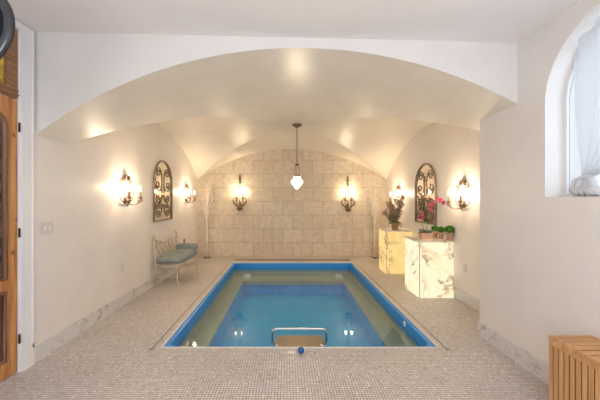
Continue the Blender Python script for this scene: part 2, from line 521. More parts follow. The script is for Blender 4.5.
# baseboards
bm = bmesh.new(); box(bm, XL, XL+.018, DY1+.12, YB, 0, .15); struct('baseboard_left', bm, 'base_marble')
bm = bmesh.new(); box(bm, XR-.018, XR, YPIER, YB, 0, .15); struct('baseboard_right', bm, 'base_marble')
bm = bmesh.new(); box(bm, XP-.018, XP, YREAR, YPIER, 0, .155); box(bm, XP-.018, XR, YPIER, YPIER+.018, 0, .155)
struct('baseboard_right_near', bm, 'base_marble')

# door casing, plinth
bm = bmesh.new()
box(bm, XL, XL+.022, DY1, DY1+.115, .16, 3.02)
box(bm, XL, XL+.022, DY0-.115, DY0, .16, 3.02)
box(bm, XL, XL+.022, DY0, DY1, DH, 3.02)
box(bm, XL+.022, XL+.03, DY1+.098, DY1+.115, .16, 3.02)
box(bm, XL-.12, XL, DY1-.012, DY1, 0, DH)
box(bm, XL-.12, XL, DY0, DY0+.012, 0, DH)
struct('trim_1', bm, 'white')
bm = bmesh.new()
box(bm, XL, XL+.03, DY1-.002, DY1+.12, 0, .2); box(bm, XL, XL+.03, DY0-.12, DY0+.002, 0, .2)
struct('trim_2', bm, 'white')

# ------------------------------------------------------------------ door (pine, glazed) + transom
DF = XL-.008                                  # face of the door
door = bpy.data.objects.new('door_1', None); C.objects.link(door); door['kind'] = 'structure'
def dpart(name, bm, mat, parent): return obj(name, bm, mat, parent)
d0, d1 = DY0+.015, DY1-.014
HT = 2.355
st = .115
bm = bmesh.new()
box(bm, DF-.045, DF, d1-st, d1, .012, HT); box(bm, DF-.045, DF, d0, d0+st, .012, HT)
box(bm, DF-.045, DF, d0+st, d1-st, .012, .16); box(bm, DF-.045, DF, d0+st, d1-st, .72, .84)
ya, yb = d0+st, d1-st
# arched top rail of the glazed opening
gt = 2.20
cr = .10
top = [(yb, HT), (ya, HT), (ya, gt-cr)] + [(ya+cr-cr*math.cos(a), gt-cr+cr*math.sin(a)) for a in [PI/2*i/8 for i in range(1, 9)]] \
    + [(yb-cr+cr*math.sin(a), gt-cr+cr*math.cos(a)) for a in [PI/2*i/8 for i in range(0, 9)]]
prism(bm, top, 'X', DF-.045, DF)
dpart('door_frame', bm, 'pine', door)
bm = bmesh.new()
loop = [(ya, .84)] + [(ya, gt-cr)] + [(ya+cr-cr*math.cos(a), gt-cr+cr*math.sin(a)) for a in [PI/2*i/8 for i in range(1, 9)]] \
    + [(yb-cr+cr*math.sin(a), gt-cr+cr*math.cos(a)) for a in [PI/2*i/8 for i in range(0, 9)]] + [(yb, .84)]
tube(bm, [(DF-.002, p[0], p[1]) for p in loop], .024, 8, True)
dpart('glass_moulding', bm, 'pine_dark', door)
bm = bmesh.new(); tube(bm, [(DF-.002, a, b) for a, b in ((ya, .16), (ya, .72), (yb, .72), (yb, .16))], .02, 8, True)
dpart('panel_moulding', bm, 'pine_dark', door)
bm = bmesh.new(); box(bm, DF-.035, DF-.015, ya, yb, .16, .72); dpart('lower_panel', bm, 'pine_dark', door)
bm = bmesh.new(); box(bm, DF-.03, DF-.022, ya, yb, .84, gt); pane = dpart('glass_pane', bm, 'glass_dark', door)
bm = bmesh.new()
for k in range(1, 8): 
    z = .84+(gt-.84)*k/8; tube(bm, [(DF-.02, ya, z), (DF-.02, yb, z)], .006, 6)
for k in range(1, 8):
    y = ya+(yb-ya)*k/8
    tube(bm, [(DF-.02, y, .84), (DF-.02, y, gt)], .006, 6)
dpart('leaded_bars', bm, 'hinge', pane)
for z in (.29, 1.207, 2.12):
    bm = bmesh.new(); tube(bm, [(XL+.004, DY1-.008, z-.04), (XL+.004, DY1-.008, z+.04)], .008, 8)
    dpart('hinge', bm, 'hinge', door)
bm = bmesh.new(); lathe(bm, [(.028, 0), (.028, .006), (.012, .012), (.012, .04), (.03, .05), (.03, .07), (.01, .08)], (DF, d0+.06, 1.0), 16, 'X')
dpart('door_knob', bm, 'hinge', door)

tr = bpy.data.objects.new('window_2', None); C.objects.link(tr); tr['kind'] = 'structure'
T0, T1 = HT+.01, DH-.004
bm = bmesh.new()
box(bm, DF-.05, DF+.006, d0, d1, T0, T0+.085); box(bm, DF-.05, DF+.004, d0, d1, T1-.1, T1)
box(bm, DF-.05, DF+.004, d1-.105, d1, T0+.085, T1-.1); box(bm, DF-.05, DF+.004, d0, d0+.105, T0+.085, T1-.1)
box(bm, DF, DF+.016, d0, d1, T0+.02, T0+.035); box(bm, DF, DF+.014, d0, d1, T0+.06, T0+.07)
obj('transom_frame', bm, 'oak', tr)
bm = bmesh.new(); box(bm, DF-.03, DF-.02, d0+.1, d1-.1, T0+.08, T1-.095); sg = obj('stained_pane', bm, 'stained', tr)
bm = bmesh.new()
for k in range(1, 7):
    y = d0+.1+(d1-d0-.2)*k/7
    tube(bm, bez((DF-.018, y, T0+.085), (DF-.018, y+.05, T0+.2), (DF-.018, y-.05, T0+.35), (DF-.018, y, T1-.1)), .005, 6)
obj('lead_came', bm, 'hinge', sg)

# ------------------------------------------------------------------ arched window + curtain
win = bpy.data.objects.new('window_1', None); C.objects.link(win); win['kind'] = 'structure'
XG = XP+.15
full = [(WC+WR, SILL)] + arc + list(reversed(arc2))[1:] + [(WC-WR, SILL)]
def inset(p, d):
    y, z = p
    if z <= SPR+1e-6:
        return (y + (-d if y > WC else d), max(z, SILL+d))
    v = Vector((y-WC, z-SPR)); v *= (WR-d)/WR
    return (WC+v.x, SPR+v.y)
bm = bmesh.new()
inn = [inset(p, .03) for p in full]
N = len(full)
A = [[bm.verts.new((x, *p)) for p in lst] for lst, x in ((full, XG), (inn, XG), (inn, XG+.05), (full, XG+.05))]
for i in range(N):
    j = (i+1) % N
    for k in range(4):
        a, b2 = A[k], A[(k+1) % 4]
        bm.faces.new((a[i], a[j], b2[j], b2[i]))
box(bm, XG, XG+.045, WC-.02, WC+.02, SILL+.03, SPR+WR-.03)
bmesh.ops.recalc_face_normals(bm, faces=bm.faces)
obj('window_frame', bm, 'white', win)
bm = bmesh.new()
prism(bm, inn, 'X', XG+.02, XG+.026)
obj('window_pane', bm, 'pane', win)

# sheer curtain: gathered full at the arch, drawn in to a tie near the sill, falling over it
cur = thing('sheer_curtain', 'white sheer curtain tied at the bottom, hanging in the arched window', 'curtain', (0, 0, 0))
bm = bmesh.new()
NU, NV = 90, 30
ytie, ztie = 2.205, 1.66
grid = []
for i in range(NU+1):
    s = i/NU
    ytop = WC-WR+.03 + (2.325-WC+WR-.03)*s
    v = ytop-WC
    ztop = SPR+math.sqrt(max(0, (WR-.02)**2-v*v)) if abs(v) < WR-.02 else SPR
    row = []
    for j in range(NV+1):
        t = j/NV
        k = t**3.2*(1-.0*s)
        ytg = ytie+(s-.5)*.07
        y = ytop*(1-k)+ytg*k
        # left edge hangs inwards first
        z = ztop+(ztie-ztop)*t
        x = XP+.085 + .022*math.sin(s*46+.6*math.sin(s*9))*(1-.35*t) + .03*math.sin(t*PI)*.3
        row.append(bm.verts.new((x, y, z)))
    grid.append(row)
for i in range(NU):
    for j in range(NV):
        f = bm.faces.new((grid[i][j], grid[i+1][j], grid[i+1][j+1], grid[i][j+1])); f.smooth = True
obj('drape', bm, 'curtain', cur)
bm = bmesh.new()
ring = [(XP+.085+.03*math.cos(a), ytie+.04*math.sin(a), ztie+.01*math.sin(a*2)) for a in [2*PI*k/16 for k in range(16)]]
tube(bm, ring, .012, 8, True)
obj('tie', bm, 'knot', cur)
bm = bmesh.new()
rs = random.Random(3)
for k in range(9):
    a = rs.uniform(-1, 1)
    y0 = ytie+a*.03
    y1 = ytie+a*.10+.01; 
    tube(bm, bez((XP+.085, y0, ztie), (XP+.05+.02*rs.random(), y0+a*.10, ztie-.0), (XP+.06, y1+a*.05, SILL+.07), (XP+.10+rs.uniform(-.03, .05), y1+rs.uniform(-.03, .03), SILL+.03)),
         lambda t, k=k: .010+.012*min(1, t*1.6), 9)
for k in range(5):
    a = -.7+1.6*k/4
    tube(bm, bez((XP+.05, ytie+a*.10-.07, SILL+.028), (XP+.04, ytie+a*.1, SILL+.07), (XP+.09, ytie+a*.1+.03, SILL+.06), (XP+.14, ytie+a*.10+.06, SILL+.028)), .024, 9)
obj('puddled_hem', bm, 'knot', cur)

# ------------------------------------------------------------------ pool
pool = thing('swimming_pool', 'rectangular sunken pool with blue liner walls filling the vaulted room floor', 'pool', (0, 0, 0))
W = .05
bm = bmesh.new()          # thin pale lip round the opening
for a in ((PX0-.012, PX0+.004, PY0-.012, PY1+.012), (PX1-.004, PX1+.012, PY0-.012, PY1+.012),
          (PX0, PX1, PY0-.012, PY0+.004), (PX0, PX1, PY1-.004, PY1+.012)):
    box(bm, *a, -.02, .006)
obj('coping', bm, 'coping', pool)
DEEP = -.60
def pool_ring(z0, z1):
    bm = bmesh.new()
    for a in ((PX0, PX0+W, PY0, PY1), (PX1-W, PX1, PY0, PY1), (PX0+W, PX1-W, PY0, PY0+.03), (PX0+W, PX1-W, PY1-W, PY1)):
        box(bm, *a, z0, z1)
    ch = .07
    for sx, x in ((1, PX0+W), (-1, PX1-W)):
        prism(bm, [(x, PY0+.03), (x+sx*ch, PY0+.03), (x, PY0+.03+ch)], 'Z', z0, z1)
    return bm
obj('liner_wall', pool_ring(-.16, -.012), 'blue_liner', pool)
obj('lower_wall', pool_ring(DEEP, -.16), 'bench_grey', pool)
bm = bmesh.new(); box(bm, PX0, PX1, PY0, PY1, DEEP-.05, DEEP)
obj('basin_floor', bm, 'basin_blue', pool)
BZ = -.30
for xa, xb in ((PX0+W, -.965), (1.225, PX1-W)):
    bn_ = obj('side_bench', bbox(xa, xb, PY0+.03, PY1-W, DEEP, BZ-.03), 'basin_blue', pool)
    obj('bench_top', bbox(xa, xb, PY0+.03, PY1-W, BZ-.03, BZ, .012), 'bench_grey', bn_)
bm = bmesh.new(); box(bm, -.965, 1.225, 6.56, PY1-W, BZ-.07, BZ+.005)
obj('end_ledge', bm, 'bench_grey', pool)
bm = bmesh.new(); box(bm, -.965, 1.225, 6.62, PY1-W, DEEP, BZ-.07)
obj('swim_unit', bm, 'basin_blue', pool)
for x in (-.98, 1.10):
    bm = bmesh.new(); prism(bm, [(x, 6.78), (x+.16, 6.78), (x+.13, 6.95), (x+.03, 6.95)], 'Z', BZ+.005, BZ+.06)
    obj('ledge_fitting', bm, 'fitting', pool)
bm = bmesh.new()
lathe(bm, [(.035, 0), (.035, .008), (.02, .012)], (PX1-W-.012, 3.75, -.06), 16, 'X')
obj('wall_fitting', bm, 'fitting', pool)
bm = bmesh.new()
NX, NY = 2, 2
WZ = -.115
f = bm.faces.new([bm.verts.new(p) for p in ((PX0+W, PY0+.03, WZ), (PX1-W, PY0+.03, WZ), (PX1-W, PY1-W, WZ), (PX0+W, PY1-W, WZ))])
wt = obj('pool_water', bm, 'water')
wt['kind'] = 'stuff'; tag(wt, 'still clear blue water filling the sunken pool', 'water')

# step + grab rail at the near end
stp = thing('pool_step', 'tan flat entry step at the near edge of the pool, under the steel rail', 'step', (.147, 3.26, DEEP))
bm = bbox(-.265, .265, -.19, .24, -DEEP-.115, -DEEP-.085, .012); obj('tread', bm, 'tan', stp)
for sx in (-.22, .22):
    bm = bmesh.new(); box(bm, sx-.015, sx+.015, -.15, .2, 0, -DEEP-.11); obj('support', bm, 'steel', stp)
rail = thing('grab_rail', 'bent steel tube rail standing over the tan pool step', 'handrail', (.133, 3.24, 0))
hw, top_, low_, cr = .29, .098, -.086, .05
pts = [(-hw+.045, 0, low_), (-hw, 0, low_+.045)]
pts += [(-hw+cr-cr*math.cos(a), 0, top_-cr+cr*math.sin(a)) for a in [PI/2*i/8 for i in range(9)]]
pts += [(hw-cr+cr*math.sin(a), 0, top_-cr+cr*math.cos(a)) for a in [PI/2*i/8 for i in range(9)]]
pts += [(hw, 0, low_+.045), (hw-.045, 0, low_)]
bm = bmesh.new(); tube(bm, pts, .013, 10); obj('rail_tube', bm, 'steel', rail)
for sx in (-1, 1):
    bm = bmesh.new(); lathe(bm, [(.026, 0), (.026, .008), (.015, .014)], (sx*(hw-.04), 0, -.086), 16); obj('flange', bm, 'steel', rail)

# deck pieces
bm = bmesh.new(); ball(bm, (0, 0, .0), .032, 3, (1, 1, .95)); bl = obj('deck_ball', bm, 'blue_ball')
bl.location = (.136, 2.915, .030); tag(bl, 'small blue ball on the mosaic deck at the near pool edge', 'ball')
bm = bmesh.new(); tube(bm, [(.05*math.cos(a), .032*math.sin(a), .004) for a in [2*PI*k/28 for k in range(28)]], .0055, 6, True)
lr = obj('deck_ring', bm, 'steel'); lr.location = (.232, 2.925, 0); tag(lr, 'flat steel ring on the deck just right of the blue ball', 'deck fitting')
bm = bmesh.new(); lathe(bm, [(.04, 0), (.04, .003), (.03, .004)], (0, 0, 0), 20, sx=1, sy=.6)
lr = obj('deck_disc', bm, 'coping'); lr.location = (.04, 2.93, 0); tag(lr, 'faint pale disc set in the deck just left of the blue ball', 'deck fitting')
for x, s in ((PX0-.085, 'left'), (PX1+.075, 'right')):
    bm = bmesh.new(); box(bm, x-.007, x+.007, PY0-.03, PY1, 0, .0035)
    box(bm, x-.02, x+.02, PY0-.055, PY0-.02, 0, .006)
    t = obj('cover_track', bm, 'track'); tag(t, 'thin dark metal track in the deck along the %s side of pool' % s, 'track', 'pool side tracks')
g = thing('floor_grating', 'long pale floor grating with dark slots along the far edge of the pool', 'grating', ((PX0+PX1)/2, 7.375, 0))
hwid = (PX1-PX0)/2+.03
obj('grating_strip', bbox(-hwid, hwid, -.15, .15, 0, .005), 'grate_pale', g)
bm = bmesh.new()
NS = 62
for k in range(NS):
    x = -hwid+.03+k*(2*hwid-.06)/(NS-1)
    box(bm, x-.014, x+.014, -.115, .115, .003, .0065)  # solid dark bars stand in for the shade inside the open slots
sl = obj('slot_row', bm, 'grille', g); sl['kind'] = 'stuff'

# ------------------------------------------------------------------ wall plates
def plate(name, label, cat, x, y, z, sgn, w, h, kind, mat='plate', group=None):
    t = thing(name, label, cat, (x, y, z), -PI/2 if sgn > 0 else PI/2, group)
    bm = bbox(-w/2, w/2, 0, .007, -h/2, h/2, .003); obj('cover_plate', bm, mat, t)
    if kind == 'switch':
        for sx in (-.03, .03):
            bm = bbox(sx-.014, sx+.014, .006, .012, -.02, .02, .002); r_ = obj('rocker', bm, 'white', t)
    else:
        for sz in (-.02, .02):
            bm = bmesh.new(); lathe(bm, [(.016, .006), (.016, .009), (.013, .010)], (0, 0, sz), 16, 'Y')
            obj('socket', bm, mat if mat != 'plate' else 'white', t)
    return t
plate('light_switch', 'beige double light switch plate on the left wall near the wooden door', 'light switch', XL, 2.895, 1.22, 1, .155, .115, 'switch')
plate('wall_outlet', 'pale wall outlet low on the left wall below the nearest sconce', 'outlet', XL, 4.23, .54, 1, .07, .115, 'outlet')
plate('wall_outlet', 'black wall outlet on the left wall behind the white bench', 'outlet', XL, 6.76, .55, 1, .08, .11, 'outlet', 'black_plastic')
plate('wall_outlet', 'pale wall outlet low on the right wall beside the nearer glowing pedestal', 'outlet', XR, 4.33, .50, -1, .07, .115, 'outlet')

# ------------------------------------------------------------------ sconces
LIGHTS = []
def leaf_scroll(bm, sx, r=.006):
    # crown of two curling fronds
    p = bez((sx*.015, 0, .0), (sx*.02, .0, .07), (sx*.05, 0, .11), (sx*.075, 0, .085), 10)
    p += [(a, 0, b) for a, b in spiral((sx*.05, .075), .026, .006, 0 if sx > 0 else PI, 1.1*(-1 if sx > 0 else 1), 16)]
    tube(bm, [(a, .02, c) for a, b, c in p], r, 6)
def make_sconce():
    t = thing('wall_sconce', '', 'sconce', (0, 0, 0), 0, 'two-candle iron sconces on the side walls')
    bm = bmesh.new(); lathe(bm, [(.035, 0), (.035, .008), (.02, .016), (.012, .03)], (0, 0, -.16), 18, 'Y', 1, 1.5)
    obj('backplate', bm, 'iron', t)
    # pear shaped hoop
    bm = bmesh.new()
    for s in (-1, 1):
        p = bez((0, .03, -.19), (s*.25, .03, -.18), (s*.20, .03, -.02), (s*.10, .03, .09), 18)
        p += [(a, .03, b) for a, b in spiral((s*.135, .10), .036, .010, PI if s > 0 else 0, 1.0*(-1 if s > 0 else 1), 14)]
        tube(bm, p, .0075, 6)
    obj('hoop', bm, 'iron', t)
    bm = bmesh.new()
    for s in (-1, 1):
        tube(bm, bez((s*.10, .03, .09), (s*.06, .03, .16), (s*.10, .03, .20), (s*.04, .03, .185), 10), .0075, 6)
        tube(bm, [(a, .03, b) for a, b in spiral((s*.052, .150), .042, .010, PI/2, 1.1*(1 if s > 0 else -1), 16)], .0075, 6)
        for k in range(3):
            leafblade(bm, (s*.02, .03, .13), (s*(.5+.5*k), .25, 1-.5*k), .08, .035, .3)
    ball(bm, (0, .03, .20), .014, 2)
    obj('crown', bm, 'iron', t)
    for s in (-1, 1):
        ex, ey = s*.15, .15
        bm = bmesh.new()
        p = bez((0, .03, -.185), (s*.06, .07, -.25), (s*.15, .13, -.24), (ex+s*.01, ey+.01, -.135), 16)
        tube(bm, p, .0075, 6)
        tube(bm, [(a, ey+abs(a)-.15, b) for a, b in spiral((ex-s*.005, -.165), .032, .008, PI/2, 1.1*(-1 if s > 0 else 1), 14)], .006, 6)
        a = obj('arm', bm, 'iron', t)
        bm = bmesh.new(); lathe(bm, [(.006, -.135), (.03, -.122), (.036, -.108), (.03, -.11), (.01, -.115)], (ex, ey, 0), 16); obj('drip_cup', bm, 'iron', a)
        bm = bmesh.new(); lathe(bm, [(.012, -.115), (.012, -.03), (.010, -.025)], (ex, ey, 0), 12); obj('candle', bm, 'candle', a)
        bm = bmesh.new(); lathe(bm, [(.007, -.026), (.012, -.004), (.013, .014), (.008, .036), (.002, .06)], (ex, ey, 0), 14); obj('bulb', bm, 'bulb', a)
    bm = bmesh.new(); lathe(bm, [(.006, -.19), (.02, -.175), (.02, -.165), (.009, -.155), (.009, -.07), (.014, -.06), (.002, -.03)], (0, .05, 0), 12); obj('centre_spindle', bm, 'iron', t)
    bm = bmesh.new()
    tube(bm, [(0, .05, -.185), (0, .05, -.228)], .006, 6); ball(bm, (0, .05, -.232), .011, 2)
    obj('drop_finial', bm, 'iron', t)
    for s in (-1, 1):
        bm = bmesh.new(); tube(bm, [(s*.05+a, .05, b) for a, b in spiral((0, -.12), .03, .008, -PI/2, 1.0*s, 14)], .005, 6)
        obj('lower_scroll', bm, 'iron', t)
    return t
sc0 = make_sconce()
spots = [(XL, 4.286, 1.64, -PI/2, 'iron two-candle sconce on the left wall, nearer of its two'),
         (XL, 6.87, 1.64, -PI/2, 'iron two-candle sconce on the left wall beyond the arched mirror, by the bench'),
         (XR, 4.34, 1.58, PI/2, 'iron two-candle sconce on the right wall above the topiary pots'),
         (XR, 6.87, 1.60, PI/2, 'iron two-candle sconce on the right wall, behind the dusty pink bouquet')]
for i, (x, y, z, rz, lab) in enumerate(spots):
    if i == 0: sc0.location = (x, y, z); sc0.rotation_euler = (0, 0, rz); sc0['label'] = lab
    else: dup(sc0, (x, y, z), rz, lab)
    R = Matrix.Rotation(rz, 3, 'Z')
    for s in (-1, 1): LIGHTS.append((Vector((x, y, z)) + R @ Vector((s*.15, .15, .02)), 'side'))

def make_tall():
    t = thing('tall_sconce', '', 'sconce', (0, 0, 0), 0, 'tall ornate sconces on the stone wall')
    bm = bmesh.new(); lathe(bm, [(.03, 0), (.03, .01), (.015, .03)], (0, 0, -.30), 16, 'Y', 1, 2.2); obj('backplate', bm, 'iron', t)
    bm = bmesh.new(); tube(bm, bez((0, .03, -.32), (0, .05, -.1), (0, .035, .15), (0, .03, .40), 18), .009, 8)
    ball(bm, (0, .03, .43), .02, 2, (1, 1, 1.5)); ball(bm, (0, .03, .36), .014, 2)
    for s in (-1, 1):
        leafblade(bm, (0, .03, .18), (s*.35, .2, 1), .14, .04, .1)
        leafblade(bm, (0, .03, .28), (s*.3, .2, 1), .12, .035, .1)
    obj('stem', bm, 'iron', t)
    bm = bmesh.new()
    for s in (-1, 1):
        tube(bm, bez((0, .04, -.34), (s*.20, .06, -.34), (s*.22, .06, -.16), (s*.10, .05, -.10), 16) +
             [(a, .05, b) for a, b in spiral((s*.085, -.14), .04, .01, PI/2, 1.1*s, 14)], .010, 6)
        tube(bm, bez((0, .04, -.40), (s*.10, .06, -.36), (s*.14, .06, -.26), (s*.16, .06, -.24), 12), .009, 6)
        leafblade(bm, (s*.05, .05, -.33), (s*1, .2, .6), .14, .05, .25)
    obj('basket_scrolls', bm, 'iron', t)
    bm = bmesh.new(); lathe(bm, [(.01, -.46), (.05, -.445), (.085, -.41), (.06, -.38), (.02, -.36)], (0, .08, 0), 18); obj('bottom_cup', bm, 'iron', t)
    for s in (-1, 1):
        ex, ey = s*.075, .12
        bm = bmesh.new(); tube(bm, bez((0, .06, -.38), (s*.06, .1, -.40), (ex, ey, -.30), (ex, ey, -.17), 14), .008, 6)
        a = obj('arm', bm, 'iron', t)
        bm = bmesh.new(); lathe(bm, [(.006, -.175), (.034, -.16), (.04, -.145), (.012, -.15)], (ex, ey, 0), 16); obj('drip_cup', bm, 'iron', a)
        bm = bmesh.new(); lathe(bm, [(.014, -.15), (.014, -.02), (.010, -.012)], (ex, ey, 0), 12); obj('candle', bm, 'candle', a)
        bm = bmesh.new(); lathe(bm, [(.009, -.014), (.019, .012), (.020, .034), (.012, .07), (.002, .10)], (ex, ey, 0), 14); obj('bulb', bm, 'bulb', a)
        bm = bmesh.new()
        for k in range(3): ball(bm, (ex+s*(.02-.03*k), ey, -.205-.03*(k % 2)), .013, 2, (.7, .7, 1.6))
        obj('crystal_drops', bm, 'crystal', a)
    return t
tl0 = make_tall()
ts = [(-1.216, 1.66, 'tall iron sconce on the stone back wall, to the left of the pendant lamp'),
      (1.57, 1.63, 'tall iron sconce on the stone back wall, to the right of the pendant lamp')]
for i, (x, z, lab) in enumerate(ts):
    if i == 0: tl0.location = (x, YB, z); tl0.rotation_euler = (0, 0, PI); tl0['label'] = lab
    else: dup(tl0, (x, YB, z), PI, lab)
    for s in (-1, 1): LIGHTS.append((Vector((x+s*.075, YB-.12, z+.035)), 'back'))

# ------------------------------------------------------------------ arched iron-scroll mirrors
def make_mirror():
    t = thing('arched_mirror', '', 'mirror', (0, 0, 0), 0, 'arched scrollwork mirrors on the side walls')
    w, H = .405, 1.09
    hs = H-w
    outline = [(-w, 0), (-w, hs)] + [(-w*math.cos(a), hs+w*math.sin(a)) for a in [PI*i/24 for i in range(1, 24)]] + [(w, hs), (w, 0)]
    bm = bmesh.new(); prism(bm, outline, 'Y', .002, .008); obj('mirror_glass', bm, 'mirror', t)
    bm = bmesh.new(); tube(bm, xz(outline, .020), .016, 8, True); obj('frame', bm, 'panel_iron', t)
    def scroll(p, r=.0075):
        bm = bmesh.new(); tube(bm, xz(p, .015), r, 6); obj('scroll', bm, 'panel_iron', t)
    for s in (-1, 1):
        k = 1 if s > 0 else -1
        scroll(bez((s*.05, .50), (s*.05, .70), (s*.02, .92), (s*.18, .955), 18) + spiral((s*.19, .87), .085, .025, PI/2, -1.2*k, 24))
        scroll(bez((s*.06, .86), (s*.02, .66), (s*.06, .52), (s*.20, .535), 16) + spiral((s*.22, .63), .095, .025, -PI/2, 1.3*k, 26))
        scroll(bez((s*.38, .04), (s*.28, .30), (s*.12, .34), (s*.03, .46), 16))
        scroll(bez((s*.02, .44), (s*.10, .30), (s*.16, .28), (s*.20, .33), 12) + spiral((s*.21, .40), .07, .02, -PI/2, 1.2*k, 20))
        scroll(bez((s*.02, .30), (s*.06, .18), (s*.10, .05), (s*.20, .06), 14) + spiral((s*.20, .13), .07, .02, -PI/2, 1.2*k, 20))
    for s in (-1, 1):
        for (x, z, dx, dz) in ((.06, .20, .7, .3), (.20, .28, .5, -.7), (.05, .30, .4, -.8)):
            bm = bmesh.new(); leafblade(bm, (s*x, .018, z), (s*dx, .1, dz), .09, .045, .2)
            obj('iron_leaf', bm, 'panel_iron', t)
    return t
am = make_mirror()
am.location = (XL, 5.59, 1.112); am.rotation_euler = (0, 0, -PI/2)
am['label'] = 'arched iron scrollwork mirror on the left wall between the two sconces'
dup(am, (XR, 5.55, 1.06), PI/2, 'arched iron scrollwork mirror on the right wall behind the orchids')

# ------------------------------------------------------------------ pendant
PLX, PLY = .18, 5.4
pz = apex(PLY)-.004
pen = thing('pendant_lamp', 'single pendant lamp with a faceted opal shade hanging over the pool', 'pendant lamp', (PLX, PLY, 1.70))
h0 = pz-1.70
bm = bmesh.new(); lathe(bm, [(.02, h0-.05), (.05, h0-.035), (.085, h0-.012), (.09, h0)], n=20); obj('canopy', bm, 'iron', pen)
bm = bmesh.new(); tube(bm, [(0, 0, .43), (0, 0, h0-.03)], .006, 8)
for k in range(16):
    z = .42+k*.045
    if z < h0-.08: ball(bm, (0, 0, z), .011, 1, (1, 1, 1.5))
obj('rod', bm, 'iron', pen)
bm = bmesh.new()
lathe(bm, [(.008, .44), (.03, .43), (.04, .415), (.008, .40)], n=14)
for k in range(3):
    a = 2*PI*k/3+.4
    tube(bm, [(.03*math.cos(a), .03*math.sin(a), .42), (.05*math.cos(a), .05*math.sin(a), .22)], .005, 6)
lathe(bm, [(.045, .20), (.06, .205), (.06, .225), (.045, .23)], n=18)
obj('shade_holder', bm, 'iron', pen)
bm = bmesh.new()
lathe(bm, [(.012, -.012), (.038, -.005), (.045, .02), (.072, .045), (.102, .085), (.110, .11), (.098, .14), (.066, .165), (.058, .185), (.062, .205), (.05, .222)], n=12)
for f in bm.faces: f.smooth = False
obj('shade', bm, 'opal', pen)

# ------------------------------------------------------------------ glowing marble pedestals
def pedestal(label, x0, x1, y0, y1, h, mat):
    t = thing('marble_pedestal', label, 'pedestal', ((x0+x1)/2, (y0+y1)/2, 0), 0, 'backlit marble pedestals')
    a, b = (x1-x0)/2, (y1-y0)/2; th = .02; e = .008
    bm = bmesh.new(); box(bm, -a+e, a-e, -b, -b+th, .0, h-.022); obj('front_panel', bm, mat, t)
    bm = bmesh.new(); box(bm, -a, -a+th, -b+e, b-e, .0, h-.022); obj('side_panel', bm, mat, t)
    bm = bmesh.new(); box(bm, a-th, a, -b+e, b-e, .0, h-.022); obj('side_panel', bm, mat, t)
    bm = bmesh.new(); box(bm, -a+e, a-e, b-th, b, .0, h-.022); obj('rear_panel', bm, mat, t)
    for sx in (-1, 1):
        bm = bmesh.new(); box(bm, sx*a-(e if sx > 0 else 0), sx*a+(e if sx < 0 else 0), -b, -b+e, 0, h-.022); obj('corner_joint', bm, 'edge_strip', t)
    bm = bbox(-a-.004, a+.004, -b-.004, b+.004, h-.022, h, .003); obj('top_slab', bm, 'onyx_top', t)
    return t
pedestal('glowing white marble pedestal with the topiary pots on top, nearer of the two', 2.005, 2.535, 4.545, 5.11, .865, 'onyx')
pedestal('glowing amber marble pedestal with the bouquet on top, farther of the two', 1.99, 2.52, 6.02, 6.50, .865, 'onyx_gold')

# topiary pots
PT = .865
def topiary():
    t = thing('topiary_pot', '', 'potted plant', (0, 0, 0), 0, 'round boxwood topiaries on the nearer pedestal')
    bm = bmesh.new(); lathe(bm, [(.036, 0), (.038, .003), (.050, .085), (.056, .088), (.057, .108), (.050, .108), (.048, .095)], n=20); obj('pot', bm, 'terracotta', t)
    rs = random.Random(11)
    bm = bmesh.new(); ball(bm, (0, 0, .165), .055, 2, (1, 1, .85))
    for k in range(420):
        z = rs.uniform(-.75, 1); a = rs.uniform(0, 2*PI); q = math.sqrt(1-z*z)
        d = Vector((q*math.cos(a), q*math.sin(a), z*.85))
        leafblade(bm, Vector((0, 0, .165))+d*.052, d+Vector((rs.uniform(-.7, .7), rs.uniform(-.7, .7), rs.uniform(-.3, .7))), rs.uniform(.016, .028), .014, .2)
    obj('foliage', bm, 'boxwood', t)
    return t
tp = topiary()
for i, (x, y, lab) in enumerate(((2.508, 4.63, 'round green topiary in a small clay pot, nearest of the row of three'),
                                 (2.462, 4.80, 'round green topiary in a small clay pot, middle of the row of three'),
                                 (2.45, 4.97, 'round green topiary in a small clay pot, farthest of the row of three'))):
    if i == 0: tp.location = (x, y, PT); tp['label'] = lab
    else: dup(tp, (x, y, PT), i*1.3, lab).scale = (.82, .82, .86)

# orchid planter
orc = thing('orchid_planter', 'clay trough of succulent leaves and two magenta orchid sprays on the nearer pedestal', 'potted plant', (2.195, 4.76, PT))
bm = bmesh.new()
A = [bm.verts.new(p) for p in ((-.065, -.05, 0), (.065, -.05, 0), (.065, .05, 0), (-.065, .05, 0))]
B = [bm.verts.new(p) for p in ((-.098, -.065, .105), (.098, -.065, .105), (.098, .065, .105), (-.098, .065, .105))]
D = [bm.verts.new(p) for p in ((-.095, -.055, .105), (.095, -.055, .105), (.095, .055, .105), (-.095, .055, .105))]
E = [bm.verts.new(p) for p in ((-.092, -.052, .085), (.092, -.052, .085), (.092, .052, .085), (-.092, .052, .085))]
bm.faces.new(list(reversed(A))); bm.faces.new(E)
for P, Q in ((A, B), (B, D), (D, E)):
    for i in range(4): bm.faces.new((P[i], P[(i+1) % 4], Q[(i+1) % 4], Q[i]))
bmesh.ops.recalc_face_normals(bm, faces=bm.faces)
obj('trough', bm, 'terracotta', orc)
rs = random.Random(4)
bm = bmesh.new(); ball(bm, (0, 0, .088), .07, 2, (1.2, .7, .25)); obj('soil', bm, 'soil', orc)
bm = bmesh.new()
for cx_, cy_ in ((-.05, 0), (.03, .01), (.08, -.01), (0, -.03)):
    for k in range(9):
        a = 2*PI*k/9+rs.random()*.5
        leafblade(bm, (cx_, cy_, .095), (math.cos(a), math.sin(a)*.8, .35+rs.random()*.9), .055+rs.random()*.06, .032, .25)
